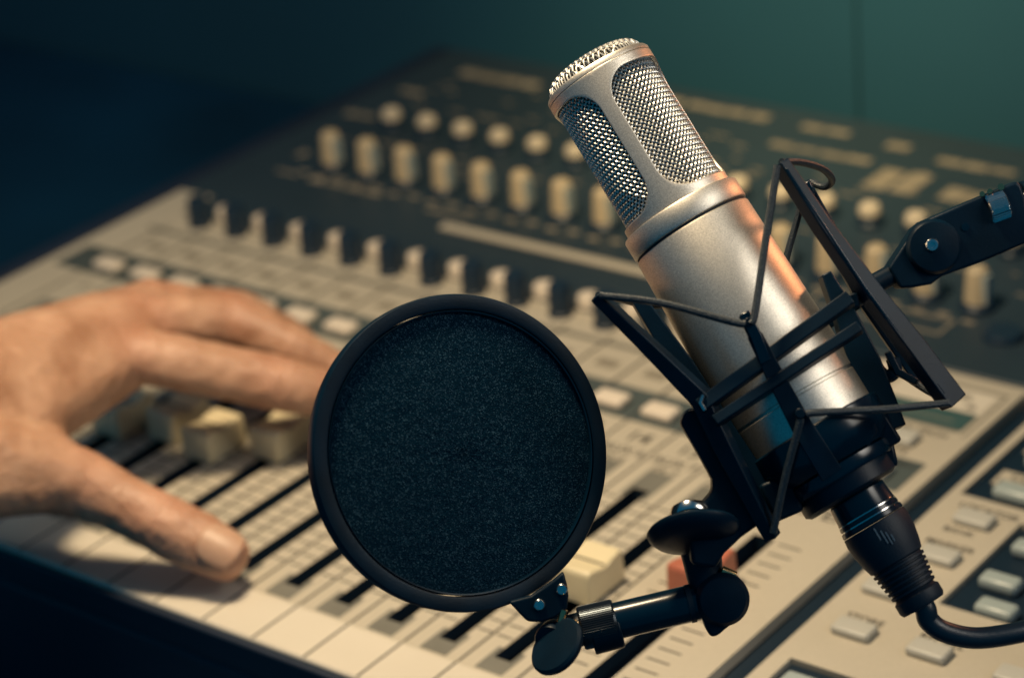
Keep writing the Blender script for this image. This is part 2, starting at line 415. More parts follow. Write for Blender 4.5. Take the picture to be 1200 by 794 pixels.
# lettering
def text(body, x, y, size, mt='ink', parent=con, z=0.2, name='lettering', align='CENTER', bold=0.03):
    cu = bpy.data.curves.new(name, 'FONT'); cu.body = body; cu.size = size * K; cu.align_x = align; cu.align_y = 'CENTER'
    cu.extrude = 0.0001 * K; cu.offset = bold * K
    tmp = bpy.data.objects.new('tmp_text', cu); COL.objects.link(tmp)
    dg = bpy.context.evaluated_depsgraph_get(); dg.update()
    me = bpy.data.meshes.new_from_object(tmp.evaluated_get(dg))
    bpy.data.objects.remove(tmp); bpy.data.curves.remove(cu)
    me.materials.clear(); me.materials.append(M[mt])
    o = bpy.data.objects.new(name, me); COL.objects.link(o); o.parent = parent
    o.location = Q(x, y, z) - CB
    return o
for i, x in enumerate(CH):
    n = i + 1
    text(str(n), x, 191, 11.5, bold=0.07)
    if n > 8: text('AUX %d' % (n - 8), x, 179.8, 7.2, bold=0.06)
    if n > 8: text('FX %d' % (n - 8), x, 172.8, 6.0, bold=0.03)
text('MASTER', 440, 173.8, 9.8, bold=0.06)

# helper: round-cornered button
def button(x, y, w, d_, h, mt, z=0.0, name='button', lens=None):
    b = MB(); b.box(Q(0, 0, h / 2), Q(w / 2, 0), Q(0, d_ / 2), Q(0, 0, h / 2))
    me_key = (round(w, 2), round(d_, 2), round(h, 2), mt)
    if me_key in BTN:
        return inst(BTN[me_key], name, Q(x, y, z) - CB, con)
    o = b.build(name, mt, con, bevel=min(w, d_, h * 1.6) * 0.22 * K, seg=3, base=(0, 0, 0)); o.location = Q(x, y, z) - CB
    BTN[me_key] = o
    return o
BTN = {}
for i, x in enumerate(CH): button(x - 2.0, 210, 15, 9.5, 4.2, 'button_white', 0.36)
# faint label patches above the band
for i, x in enumerate(CH):
    b = MB(); pbox(b, x - 6, x + 5, 237, 243, 0.02, 0.12); b.build('label_patch', 'ink_pale', con, smooth=0)
# black knobs with cream buttons beside them
def lathe_part(name, mt, prof, loc, key, seg=28, parent=con, bevel=0.0):
    if key in BTN: return inst(BTN[key], name, loc, parent)
    b = MB(); b.lathe((0, 0, 0), (0, 0, 1), [(r * K, h * K) for r, h in prof], seg, hint=(1, 0, 0))
    o = b.build(name, mt, parent, base=(0, 0, 0), bevel=bevel); o.location = loc; BTN[key] = o; return o
KN = []
for i in range(16):
    x = 26.5 + 25.1 * i
    k = lathe_part('knob', 'knob_black', [(6.0, 0), (6.0, 1.5), (5.4, 2), (5.1, 14), (4.6, 15), (0, 15)], Q(x, 270, 0.02) - CB, 'kb')
    lathe_part('round_button', 'button_white', [(5.2, 0), (5.2, 4.2), (4.6, 5.2), (3.0, 5.8), (0, 6)], Q(x + 6.2, 283, 0.32) - CB, 'rb')
b = MB(); pbox(b, 7, 405, 277, 299.9, 0.02, 0.3); b.build('slate_strip', 'panel_dark', con, smooth=0)
# pale bar on the slate panel
b = MB(); pbox(b, 143, 290, 317, 323, 1.02, 3.2); b.build('pale_bar', 'panel', con, bevel=0.0008)
# tall tan knobs and cap-topped knobs of the gain rows
for i in range(16):
    x = 40 + 25.0 * i
    k = lathe_part('gain_knob', 'knob_tan', [(6.0, 3.6), (6.0, 4), (5.0, 16.5), (4.6, 18.5), (3.4, 19.6), (0, 19.8)], Q(x, 357, 1.02) - CB, 'gk')
    lathe_part('skirt', 'knob_black', [(8.2, 0), (8.2, 2), (7.0, 3.5), (0, 3.5)], (0, 0, 0), 'sk', parent=k)
    pt = BTN.get('pt')
    if pt is None:
        b = MB(); b.box(Q(5.0, -1.0, 10.5), Q(1.1, 0), Q(0, 2.4), Q(0, 0, 6.5)); pt = b.build('side_stripe', 'button_glass', k, base=(0, 0, 0)); BTN['pt'] = pt  # wide cool pale stripe on the knob's right side
    else: inst(pt, 'side_stripe', (0, 0, 0), k)
for i in range(16):
    x = 27 + 24.6 * i
    k = lathe_part('trim_knob', 'knob_black', [(6.6, 0), (6.6, 2), (5.6, 3), (5.2, 6), (0, 6)], Q(x + 6, 414, 1.02) - CB, 'tk')
    lathe_part('cap', 'knob_tan_top', [(5.2, 6.05), (5.4, 8), (4.6, 10.2), (2.5, 11.4), (0, 11.8)], (0, 0, 0), 'tkc', parent=k)
# pale print on the slate panel
prints = [(12, 70, 494, 503), (146, 212, 506, 514), (232, 262, 505, 512), (300, 328, 452, 478), (-8, 14, 418, 425), (-2, 16, 458, 465),
          (14, 30, 338, 343), (38, 88, 337, 342), (120, 150, 333, 337), (8, 16, 360, 368), (285, 300, 500, 508), (318, 362, 494, 501), (230, 290, 478, 484), (340, 380, 455, 470)]
for (a, c, e, f) in prints:
    n_ = max(1, round((c - a) / 14)); cw = (c - a) / n_
    for q in range(n_):
        g0, g1 = random.uniform(0.4, 1.6), random.uniform(0.4, 1.6)
        b = MB(); pbox(b, a + q * cw + g0, a + (q + 1) * cw - g1, e + random.uniform(0, 1.2), f - random.uniform(0, 1.6), 1.02, 1.25); b.build('printed_label', 'ink_pale', con, smooth=0)
for i in range(16):
    for (dx, y0, w_) in ((-9, 343, 6), (4, 341, 6)):
        b = MB(); pbox(b, 36 + 25 * i + dx, 36 + 25 * i + dx + w_, y0, y0 + 3.4, 1.02, 1.2); b.build('printed_label', 'ink_pale', con, smooth=0)
for i in range(17):
    b = MB()
    for q in range(7):
        y = random.choice((376, 382, 388, 394, 440, 447, 455, 470, 478, 486)); x = 20 + 25 * i + random.uniform(-9, 6); w_ = random.uniform(3, 8)
        pbox(b, x, x + w_, y, y + 1.6, 1.02 + 0.02 * q, 1.12 + 0.02 * q)
    b.build('fine_print', 'ink_pale', con, smooth=0, kind='stuff')
# printed outline box and a low dark knob on the slate panel
b = MB()
for (a, c, e, f) in ((345, 413, 340, 341.6), (345, 413, 326, 327.6), (345, 346.6, 327.7, 339.9), (411.4, 413, 327.7, 339.9)): pbox(b, a, c, e, f, 1.02, 1.2)
b.build('printed_frame', 'ink_pale', con, smooth=0)
for x in (438, 462): lathe_part('jog_knob', 'knob_black', [(9, 0), (9, 1.5), (8, 3), (0, 3.2)], Q(x, 337, 1.02) - CB, 'jk')

# master section
b = MB(); pbox(b, 418, 461, 256, 270, 0.02, 0.6); dsp = b.build('display', 'screen', con, smooth=0)
b = MB(); pbox(b, 430, 455, 261, 261.8, 0.61, 0.7); pbox(b, 430, 430.8, 261.9, 265, 0.61, 0.7); b.build('display_print', 'ink_pale', dsp, smooth=0)
b = MB(); pbox(b, 418, 461, 271, 288, 0.02, 0.2); lp = b.build('label_plate', 'panel_white', con, smooth=0)
text('LEVEL', 446, 282, 5.5, z=0.4); text('dB', 455, 275, 4.6, z=0.4)
b = MB()
for (a, c, e, f) in ((414, 464, 290.2, 290.8), (463.4, 464, 252, 290)): pbox(b, a, c, e, f, 0.02, 0.12)
b.build('printed_frame', 'ink', con, smooth=0)
button(443, 239, 15, 9.5, 3.4, 'button', 0.02); button(447, 211, 15, 9.5, 3.4, 'button', 0.4)
button(404, 239, 15, 9.5, 3.4, 'button', 0.02)
text('IN TECH', 448, 249.5, 5.4); text('MUTE', 444, 231, 5.4); text('MEN', 455, 221.8, 5.0, z=0.5)
# right-hand section
text('LOCATOR', 500, 205.5, 5.2); button(499, 196, 15, 9, 3.4, 'button', 0.02); text('BANK', 497, 187.5, 4.8)
text('MARKER', 499, 177, 5.2); button(500, 167, 15, 9, 3.4, 'button', 0.02)
button(494, 138, 15, 9, 3.4, 'button', 0.02); text('SCENE', 496, 147, 5.0)
button(498, 110, 15, 9, 3.4, 'button', 0.02); text('STORE', 497, 119, 5.0)
button(527, 111, 15, 9, 3.4, 'button', 0.02); text('RECALL', 527, 120, 5.0)
for (yy, txt) in ((228, ('CD-R', 'MASTERING')), (255, ('AUTO', 'MIX'))):
    b = MB(); pbox(b, 489, 514, yy, yy + 11, -2.15, -1.4); b.build('label_plate', 'panel', con, smooth=0)
    text(txt[0], 501.5, yy + 7.4, 6.4, z=-1.3, bold=0.06); text(txt[1], 501.5, yy + 2.6, 4.0, z=-1.3)
    button(503, yy - 6.5, 17, 9, 5.6, 'button_glass', -2.15)
    button(532, yy - 6.5, 17, 9, 5.6, 'button_glass', -2.15)
for (x, y) in ((527, 163), (527, 188), (556, 163), (556, 188), (585, 163), (585, 188), (534, 146.5)):
    button(x, y, 15, 8, 5.0, 'button_glass', -2.15)
for (x, y) in ((500, 72), (528, 72), (500, 50), (528, 50)): button(x, y, 16, 9, 5.4, 'button_glass', -2.15)
for (x, y) in ((560, 111), (590, 111), (560, 240), (590, 240), (570, 265)): button(x, y, 15, 9, 3.4, 'button', 0.02)

# fader caps
def fader_cap(x, y, mt, h=14, w=16, l=23):
    key = ('cap', mt)
    loc = Q(x, y, 0.3) - CB
    if key in BTN:
        c = inst(BTN[key], 'fader_cap', loc, con); inst(BTN[key, 'l'], 'pointer_line', (0, 0, 0), c); return c
    prof = [(-l / 2, 0.4), (-l * 0.47, h * 0.88), (-l * 0.42, h), (-l * 0.2, h * 0.93), (-1.4, h * 0.86), (1.4, h * 0.86), (l * 0.2, h * 0.93), (l * 0.42, h), (l * 0.47, h * 0.88), (l / 2, 0.4)]
    b = MB(); b.prism([Q(-w / 2, p, q) for p, q in prof], Q(w, 0)); pbox(b, -1.2, 1.2, -6, 6, -7.5, 0.35)
    c = b.build('fader_cap', mt, con, bevel=0.0008, base=(0, 0, 0)); c.location = loc; BTN[key] = c
    b = MB(); pbox(b, -w / 2 + 0.6, w / 2 - 0.6, -0.5, 0.5, h * 0.86 + 0.02, h * 0.86 + 0.2); BTN[key, 'l'] = b.build('pointer_line', 'ink', c, base=(0, 0, 0), smooth=0)
    return c
capy = {1: 110, 2: 104, 3: 112, 4: 100, 5: 108, 6: 96, 7: 104, 8: 99, 9: 113, 10: 137, 11: 122, 12: 96, 13: 104, 14: 100, 15: 88, 16: 88}
for n, y in capy.items(): fader_cap(25 * n, y, 'cap')
fader_cap(MASTER_X, 108, 'cap_red')

# ---------------------------------------------------------------- microphone
ANG = R(30.6); TILT = R(8)
ax2 = CX * math.sin(ANG) + CD * math.cos(ANG)        # down the microphone, in the picture plane
AX = (ax2 * math.cos(TILT) - CF * math.sin(TILT)).normalized()
SX = (CX * math.cos(ANG) - CD * math.sin(ANG)).normalized()
NX = SX.cross(AX).normalized()
if NX.dot(CF) > 0: NX = -NX                          # towards the camera
MO = N(796, 246, 0)
def Lm(s, n, t): return MO + SX * (s * U) + NX * (n * U) + AX * (t * U)
mic = thing('microphone', 'champagne metal condenser microphone with woven wire grille held in the black shock mount', 'microphone', Lm(0, 0, 330))
def mlathe(name, mt, prof, parent=mic, seg=96, closed=False, **k):
    b = MB(); b.lathe(MO, AX, [(r * U, t * U) for r, t in prof], seg, hint=NX, closed=closed); return b.build(name, mt, parent, **k)
body = mlathe('body', 'champagne', [(60, 30), (72.8, 30), (74.0, 30.6), (74.6, 32), (78, 150), (79.5, 235), (79.5, 258), (78.4, 259), (78.4, 262), (79.5, 263), (79.5, 304), (76, 307), (60, 307)])
mlathe('groove_ring', 'inner_dark', [(62, 26.9), (72.6, 26.9), (72.6, 30.2), (62, 30.2)], seg=96)
mlathe('collar', 'champagne', [(60, 1.0), (71.5, 1.0), (74.2, 1.6), (75.2, 3.2), (75.2, 24.2), (74.6, 26.2), (73.2, 27.0), (60, 27.0)])
base = mlathe('base_cap', 'black_soft', [(60, 307.3), (76, 307.3), (77.5, 309), (77.5, 322), (70, 334), (0, 334)])

# head frame: three windows, 120 degrees apart
TOP, BOT, RO, RI = -182, 0.9, 68.6, 64.6
def head_frame():
    bm = bmesh.new()
    bl = bm.verts.layers.float.new('q')
    cen0 = R(-11)
    for wv in range(3):
        c0 = cen0 + R(60) + wv * R(120); half = R(60)
        ha, w0, w1, rad = R(60) - 9.5 / RO, -170, -10, 34
        hw = ha * RO; hh = (w1 - w0) / 2; mid = (w0 + w1) / 2
        n = 40
        inner = []
        for q in range(4 * n):                       # rounded rectangle by superellipse-like corner arcs
            a = 2 * math.pi * (q + 0.5) / (4 * n)
            ca, sa = math.cos(a), math.sin(a)
            # march outward until the rounded rectangle is left
            lo, hi = 0.0, 200.0
            for _ in range(40):
                md = (lo + hi) / 2; x, y = abs(md * ca), abs(md * sa)
                ins = x <= hw and y <= hh and not (x > hw - rad and y > hh - rad and (x - hw + rad) ** 2 + (y - hh + rad) ** 2 > rad * rad)
                if ins: lo = md
                else: hi = md
            inner.append((lo * ca, lo * sa))
        ow = half * RO
        def outer(a):
            ca, sa = math.cos(a), math.sin(a); yt = (TOP - mid) if sa < 0 else (BOT - mid)
            k1 = ow / abs(ca) if abs(ca) > 1e-9 else 1e9; k2 = abs(yt) / abs(sa) if abs(sa) > 1e-9 else 1e9
            k = min(k1, k2); return (k * ca, k * sa)
        outs = [outer(2 * math.pi * (q + 0.5) / (4 * n)) for q in range(4 * n)]
        # snap the nearest ray to each corner of the sector
        for (cx_, cy_) in ((ow, TOP - mid), (ow, BOT - mid), (-ow, TOP - mid), (-ow, BOT - mid)):
            j = min(range(4 * n), key=lambda q: (outs[q][0] - cx_) ** 2 + (outs[q][1] - cy_) ** 2); outs[j] = (cx_, cy_)
        rows = []
        NR = 6
        for r in range(NR + 1):
            t = r / NR; row = []
            for q in range(4 * n):
                x = inner[q][0] * (1 - t) + outs[q][0] * t; y = inner[q][1] * (1 - t) + outs[q][1] * t
                ph = c0 + x / RO
                p = MO + (SX * math.sin(ph) + NX * math.cos(ph)) * (RO * U) + AX * ((mid + y) * U)
                row.append(bm.verts.new(p))
            rows.append(row)
        for r in range(NR):
            for q in range(4 * n):
                bm.faces.new((rows[r][q], rows[r][(q + 1) % (4 * n)], rows[r + 1][(q + 1) % (4 * n)], rows[r + 1][q]))
    bmesh.ops.remove_doubles(bm, verts=bm.verts, dist=0.00008)
    bmesh.ops.recalc_face_normals(bm, faces=bm.faces)
    # make normals point outward
    f0 = max(bm.faces, key=lambda f: f.calc_area())
    c = f0.calc_center_median(); rel = c - MO; radial = rel - AX * rel.dot(AX)
    if f0.normal.dot(radial) < 0: bmesh.ops.reverse_faces(bm, faces=bm.faces)
    for v in bm.verts: v.co -= ROOT[mic.name]
    me = bpy.data.meshes.new('head_frame'); bm.to_mesh(me); bm.free()
    for p in me.polygons: p.use_smooth = True
    me.materials.append(M['champagne'])
    o = bpy.data.objects.new('head_frame', me); COL.objects.link(o); o.parent = mic
    sd = o.modifiers.new('solidify', 'SOLIDIFY'); sd.thickness = (RO - RI) * U; sd.offset = -1
    bv = o.modifiers.new('bevel', 'BEVEL'); bv.width = 0.9 * U; bv.segments = 2; bv.limit_method = 'ANGLE'; bv.angle_limit = R(40)
    return o
head = head_frame()
mlathe('top_rim', 'champagne', [(61.5, -188.5), (63.5, -190), (67.0, -189), (68.6, -186.5), (68.6, -182.3), (61.5, -182.3)], head, closed=True)
# woven wires at 45 degrees round the head
NW, RG, AMP, WR_ = 60, 62.4, 1.05, 1.16
def gp(phR, t, off):
    ph = phR / RG; r = RG + off
    return MO + (SX * math.sin(ph) + NX * math.cos(ph)) * (r * U) + AX * (t * U)
b = MB(); PT = 2 * math.pi * RG / NW
for k in range(NW):
    for fam in (1, -1):
        pts = []; nst = 150
        for i in range(nst + 1):
            t = -184 + 184 * i / nst
            x = k * PT + fam * t
            if fam == 1: off = AMP * math.cos(math.pi * (x + t) / PT) * (1 if k % 2 == 0 else -1)
            else: off = -AMP * math.cos(math.pi * (x - t) / PT) * (1 if k % 2 == 0 else -1)
            pts.append(gp(x, t, off))
        b.tube(pts, WR_ * U, 5, cap=False)
b.build('grille_mesh', 'wire', mic, smooth=60, kind='stuff')
# domed top mesh
b = MB(); sp_ = 4.8; RT = 62.0
def tz(x, y): 
    q = min(1, (x * x + y * y) / (RT * RT)); return -188 - 19 * math.sqrt(max(0, 1 - q ** 3))
ng = int(RT / sp_)
for k in range(-ng, ng + 1):
    c = k * sp_; ext = math.sqrt(max(0, RT * RT - c * c))
    n = max(6, int(ext * 2 / 1.3))
    for fam in (0, 1):
        pts = []
        for i in range(n + 1):
            w_ = -ext + 2 * ext * i / n
            sg = math.cos(math.pi * w_ / sp_) * (1 if k % 2 == 0 else -1) * (1 if fam == 0 else -1)
            x, y = (w_, c) if fam == 0 else (c, w_)
            x, y = (x - y) * 0.7071, (x + y) * 0.7071
            pts.append(MO + SX * (x * U) + NX * (y * U) + AX * ((tz(x, y) - AMP * sg) * U))
        b.tube(pts, WR_ * U, 5, cap=False)
b.build('top_mesh', 'wire', mic, smooth=60, kind='stuff')
mlathe('inner_basket', 'inner_dark', [(0, -200), (40, -198), (54, -190), (58, -180), (58, 1.5), (0, 1.5)], seg=64)

# ---------------------------------------------------------------- shock mount
sm = thing('shock_mount', 'black shock mount frame with elastic cords gripping the champagne microphone', 'shock mount', N(985, 560, 40))
FN = -CF                                             # towards the camera
def sb(name, pts, ws, d, mt='black', hint=None, bevel=1.6, parent=sm):
    b = MB(); b.polybar(pts, [w * U for w in ws], d * U, hint if hint is not None else FN); return b.build(name, mt, parent, bevel=bevel * U)
# outer frame: front cross bars and the side and rear bars that close the ring
fb = sb('cross_bar', [N(820, 477, 118), N(997, 349, 118)], [17, 17], 16, 'black', FN * 0.92 + CU * 0.4)
sb('cross_bar', [N(838, 494, 124), N(1008, 383, 124)], [13, 13], 16, 'black', FN * 0.92 + CU * 0.4)
sb('side_bar', [N(824, 474, 112), N(846, 462, -96)], [16, 16], 12)
sb('side_bar', [N(1000, 352, 110), N(1016, 346, -96)], [16, 16], 12)
sb('cross_bar', [N(846, 462, -100), N(1016, 346, -100)], [16, 16], 14)
# front posts
lp_ = sb('post', [N(699, 346, 108), N(762, 407, 110), N(822, 466, 112), N(848, 520, 110), N(906, 630, 104)], [12, 17, 23, 22, 15], 20, 'black', FN * 0.85 - CX * 0.5)
b = MB(); b.box(N(787, 437, 104), CX * 7 * U, CD * 5 * U, CF * 8 * U); b.build('catch', 'black', sm, bevel=1.5 * U)
b = MB(); b.tube([N(824, 463, 126), N(821, 472, 128), N(826, 480, 127)], 2.2 * U, 8); b.build('pin', 'steel', sm)
rp_ = sb('post', [N(914, 191, 104), N(965, 268, 106), N(1016, 338, 106), N(1072, 410, 104), N(1118, 472, 100)], [13, 17, 22, 25, 27], 22, 'black', FN * 0.86 + CX * 0.5)
sb('post_rib', [N(921, 197, 115), N(1013, 336, 119), N(1106, 462, 113)], [3, 4, 4], 4, 'black_gloss', FN, 1.0)
# rear posts
sb('post', [N(940, 214, -70), N(975, 278, -70), N(1012, 345, -70), N(1082, 446, -72)], [17, 20, 24, 24], 20)
sb('post', [N(752, 356, -78), N(800, 428, -78), N(846, 470, -78), N(890, 560, -78)], [12, 14, 18, 16], 18)
b = MB(); b.box(N(949, 222, -56), CX * 4 * U + CD * 9 * U, CX * 3 * U - CD * 2 * U, CF * 4 * U); b.build('latch', 'black_gloss', sm, bevel=1 * U)
# inner cradle: front hook bar, side bars, rear bar
sb('hook_bar', [N(872, 368, 127), N(884, 392, 128), N(884.5, 393, 126), N(906, 436, 124), N(940, 500, 126), N(975, 556, 128)], [13, 15, 17, 20, 24, 26], 8)
b = MB(); b.prism([N(866, 369, 131), N(877, 363, 131), N(891, 389, 132), N(903, 421, 131), N(891, 427, 131), N(880, 397, 132)], CF * (-5 * U)); b.build('hook_plate', 'black_gloss', sm, bevel=1 * U)
b = MB(); b.cyl(N(938, 484, 128), N(938, 484, 144), 6 * U, 6 * U, 16); b.build('hook_pin', 'black', sm, bevel=1 * U)
b = MB(); b.cyl(N(877, 377, 128), N(877, 377, 142), 5 * U, 5 * U, 16); b.build('hook_pin', 'black', sm, bevel=1 * U)
sb('side_grip', [N(748, 352, 36), N(800, 430, 42), N(852, 516, 50), N(904, 596, 58)], [16, 26, 30, 34], 46, 'black', FN)
sb('side_grip', [N(966, 322, 22), N(990, 372, 26), N(1012, 430, 40), N(1040, 506, 50)], [12, 24, 38, 40], 50, 'black', FN)
sb('rear_bar', [N(915, 350, -86), N(960, 430, -80), N(1000, 520, -70)], [16, 18, 20], 10)
# hooked arm on the right
b = MB(); b.tube(spline([N(1000, 384, 30), N(1016, 412, 34), N(1031, 435, 38), N(1040, 441, 40), N(1049, 434, 42), N(1046, 420, 44)], 8), [8 * U] * 41, 10); b.build('hook_arm', 'black', sm)
b = MB(); b.polybar([N(1040, 412, 60), N(1052, 436, 60), N(1075, 448, 70)], [8 * U, 9 * U, 8 * U], 8 * U, FN); b.build('hook_arm', 'black', sm, bevel=1.4 * U)
# cup that holds the foot of the microphone
def slathe(name, mt, prof, parent=sm, seg=72, off=(0, 0), **k):
    b = MB(); b.lathe(MO + SX * off[0] * U + NX * off[1] * U, AX, [(r * U, t * U) for r, t in prof], seg, hint=NX); return b.build(name, mt, parent, **k)
cup = slathe('cup', 'black_gloss', [(80.2, 300), (84, 299), (86, 301), (86.5, 322), (83, 330), (78, 340), (70, 348), (0, 348)])
slathe('cup_ring', 'black_gloss', [(40, 348.3), (66, 348.3), (70, 351), (70, 360), (66, 366), (40, 366)], cup)
slathe('cup_nut', 'black', [(30, 366.3), (60, 366.3), (60, 384), (54, 388), (30, 388)], cup, seg=48)
for (pa, pb, w_) in ((N(1022, 486, 60), N(1044, 522, 60), 26), (N(905, 560, 70), N(924, 604, 70), 36), (N(1030, 520, 50), N(1036, 548, 50), 30)):
    b = MB(); b.bar(pa, pb, w_ * U, 34 * U, FN); b.build('cradle_foot', 'black', sm, bevel=4 * U)
b = MB(); b.tube([N(1018, 489, 100), N(1024, 505, 100), N(1014, 520, 100)], 5 * U, 8); b.build('cradle_clip', 'black', sm)
# elastic cords
cords = [
    [N(703, 346, 120), N(775, 355, 126), N(858, 377, 138), N(874, 379, 140)],
    [N(911, 194, 116), N(896, 290, 126), N(885, 365, 138), N(880, 379, 140)],
    [N(1112, 472, 118), N(1040, 479, 128), N(960, 483, 138), N(944, 485, 140)],
    [N(906, 624, 116), N(920, 560, 126), N(936, 500, 138), N(938, 490, 140)],
    [N(916, 190, 110), N(938, 190, 70), N(964, 198, 10), N(975, 211, -40), N(966, 219, -62), N(950, 213, -74)],
    [N(944, 216, -82), N(934, 258, -86), N(921, 305, -88), N(915, 352, -92)],
    [N(905, 624, 108), N(882, 590, 40), N(862, 560, -40), N(890, 562, -88)],
    [N(1114, 470, 92), N(1088, 458, 60), N(1060, 440, 40), N(1048, 434, 40)],
    [N(702, 346, 104), N(722, 349, 40), N(748, 356, -72)],
    [N(754, 358, -88), N(830, 356, -96), N(915, 352, -96)],
]
for c in cords:
    b = MB(); b.tube(spline(c, 8), 4.4 * U, 10); b.build('elastic_cord', 'cord', sm)
# stub that carries the mount
b = MB(); b.cyl(N(1004, 344, 60), N(1052, 318, 50), 12 * U, 12 * U, 24); b.build('mount_stub', 'black', sm, bevel=2 * U)

# ---------------------------------------------------------------- stand with swivel
st = thing('microphone_stand', 'black swivel head of a microphone stand bolted to the shock mount', 'microphone stand', Vector((N(1480, 150, 0).x, N(1480, 150, 0).y, DESK_Z)))
yoke = [(1034, 315), (1044, 300), (1064, 269), (1074, 261), (1120, 241), (1181, 215), (1187, 219), (1192, 232), (1196, 262), (1199, 284), (1150, 305), (1096, 325), (1084, 334), (1062, 338), (1048, 339)]
b = MB(); b.prism([N(x, y, 20) for x, y in yoke], FN * 46 * U); b.build('swivel_yoke', 'black', st, bevel=15 * U, seg=5)
disc = MB(); disc.lathe(N(1094, 289, 66), FN, [(32 * U, 0), (31.5 * U, 4 * U), (28 * U, 8 * U), (14 * U, 10 * U), (0, 10.5 * U)], 48); disc = disc.build('swivel_disc', 'black', st)
b = MB(); b.lathe(N(1092, 287, 75.5), FN, [(7.5 * U, 0), (7.5 * U, 2.5 * U), (6.4 * U, 4 * U), (3.6 * U, 4 * U), (3.2 * U, 1.5 * U), (0, 1.5 * U)], 24); b.build('screw', 'steel', disc)
b = MB(); b.lathe(N(1131, 266, 66), FN, [(4.5 * U, 0), (4.5 * U, 1.5 * U), (0, 1.6 * U)], 20); b.build('screw', 'black_gloss', disc)
def knurl(p0, p1, r, n, depth, name, mt, parent, seg=4):
    p0 = Vector(p0); p1 = Vector(p1); a, u, v = frame_of(p1 - p0, FN); L_ = (p1 - p0).length; bb = MB(); P = []; m_ = n * 4
    for h, rr in ((0, r - depth * 1.6), (0.06, r), (0.94, r), (1, r - depth * 1.6)):
        for k in range(m_):
            t = 2 * math.pi * k / m_; q = rr - (depth if k % 4 in (0, 3) else 0)
            P.append(p0 + a * (h * L_) + (u * math.cos(t) + v * math.sin(t)) * q)
    F = []
    for i in range(3):
        for k in range(m_): F.append((i * m_ + k, i * m_ + (k + 1) % m_, (i + 1) * m_ + (k + 1) % m_, (i + 1) * m_ + k))
    F += [tuple(range(m_))[::-1], tuple(3 * m_ + k for k in range(m_))]
    bb.add(P, F); return bb.build(name, mt, parent, smooth=20)
knurl(N(1158, 246, 62), N(1180, 238, 62), 17 * U, 30, 1.2 * U, 'thumb_wheel', 'steel', st)
for (x, y, r_) in ((1151, 227, 3.2), (1160, 224, 3.2), (1173, 219, 4)):
    b = MB(); b.cyl(N(x, y, 62), N(x, y, 70), r_ * U, r_ * U, 14); b.build('rivet', 'brass', st)
b = MB(); b.cyl(N(1180, 240, 44), N(1215, 228, 44), 9 * U, 9 * U, 20); b.build('bolt', 'steel', st)
b = MB(); b.cyl(N(1184, 221, 58), N(1192, 219, 58), 5 * U, 5 * U, 14); b.build('bolt', 'steel', st)
tipb = N(1500, 145, 30)
b = MB(); b.cyl(N(1204, 246, 40), tipb, 34 * U, 34 * U, 32); b.build('boom_tube', 'black', st, bevel=2 * U)
pole_x = tipb
b = MB(); b.cyl((tipb.x, tipb.y, DESK_Z + 0.012), (tipb.x, tipb.y, tipb.z + 0.02), 0.0095, 0.0095, 28); b.build('pole', 'black', st, bevel=0.001)
b = MB(); b.lathe((tipb.x, tipb.y, DESK_Z), (0, 0, 1), [(0.075, 0), (0.075, 0.006), (0.06, 0.012), (0.012, 0.016), (0, 0.016)], 56); b.build('base_plate', 'black', st)

# ---------------------------------------------------------------- cable with plug
cb = thing('microphone_cable', 'black cable with ribbed plug pushed into the foot of the microphone', 'cable', Lm(6, 0, 540))
PO = MO + SX * 4 * U
def TS(t): return 388 + (t - 388) * 0.86
def plathe(name, mt, prof, parent=cb, seg=48, **k):
    b = MB(); b.lathe(PO, AX, [(r * U, TS(t) * U) for r, t in prof], seg, hint=NX); return b.build(name, mt, parent, **k)
plug = plathe('plug_shell', 'black_gloss', [(20, 388.5), (33, 388.5), (35, 391), (36.5, 414), (37, 416), (35.6, 416.6), (35.6, 418.4), (37.5, 419), (38, 424), (36.8, 424.6), (36.8, 426.4), (38.8, 427), (39.5, 433), (38.5, 434)])
for t_ in (417.5, 425.5):
    plathe('plug_band', 'steel', [(35.7, t_ - 0.7), (37.4, t_ - 0.7), (37.4, t_ + 0.7), (35.7, t_ + 0.7)], plug)
prof = [(37, 434.5), (39.5, 435), (40.5, 445), (39.5, 462), (36.5, 480), (33.5, 492)]
for q in range(6):
    t0 = 494 + q * 7.2; r0 = 33 - q * 0.95
    prof += [(r0 - 2.6, t0), (r0 - 2.6, t0 + 1.6), (r0, t0 + 2.6), (r0 - 0.3, t0 + 6.2)]
prof += [(24.5, 538), (25.5, 540), (28.5, 543), (28.5, 556), (26, 561), (15, 562)]
boot = plathe('strain_relief', 'black_soft', prof)
b = MB()
for (s0, t0, t1) in ((-6, 440, 458), (-1, 447, 466), (3, 452, 470), (7, 458, 468)):
    for j in range(4):
        pass
    p0 = PO + SX * s0 * U + NX * math.sqrt(40.6 ** 2 - s0 * s0) * U + AX * TS(t0) * U
    p1 = PO + SX * s0 * U + NX * math.sqrt(39.4 ** 2 - s0 * s0) * U + AX * TS(t1) * U
    b.bar(p0, p1, 1.6 * U, 0.8 * U, NX)
b.build('emblem', 'print_grey', boot, smooth=0)
e0 = PO + AX * 528 * U
cp = [e0, PO + AX * 541 * U, N(1089, 727, 72), N(1108, 740, 70), N(1146, 747, 66), N(1200, 739, 58), N(1260, 722, 40), N(1330, 730, 0)]
end = H(1420, 800, 0); cp += [H(1400, 745, 0.02), H(1460, 760, 0.004)]
b = MB(); b.tube(spline(cp, 12), 12.5 * U, 20); b.build('cable_run', 'cable', cb)

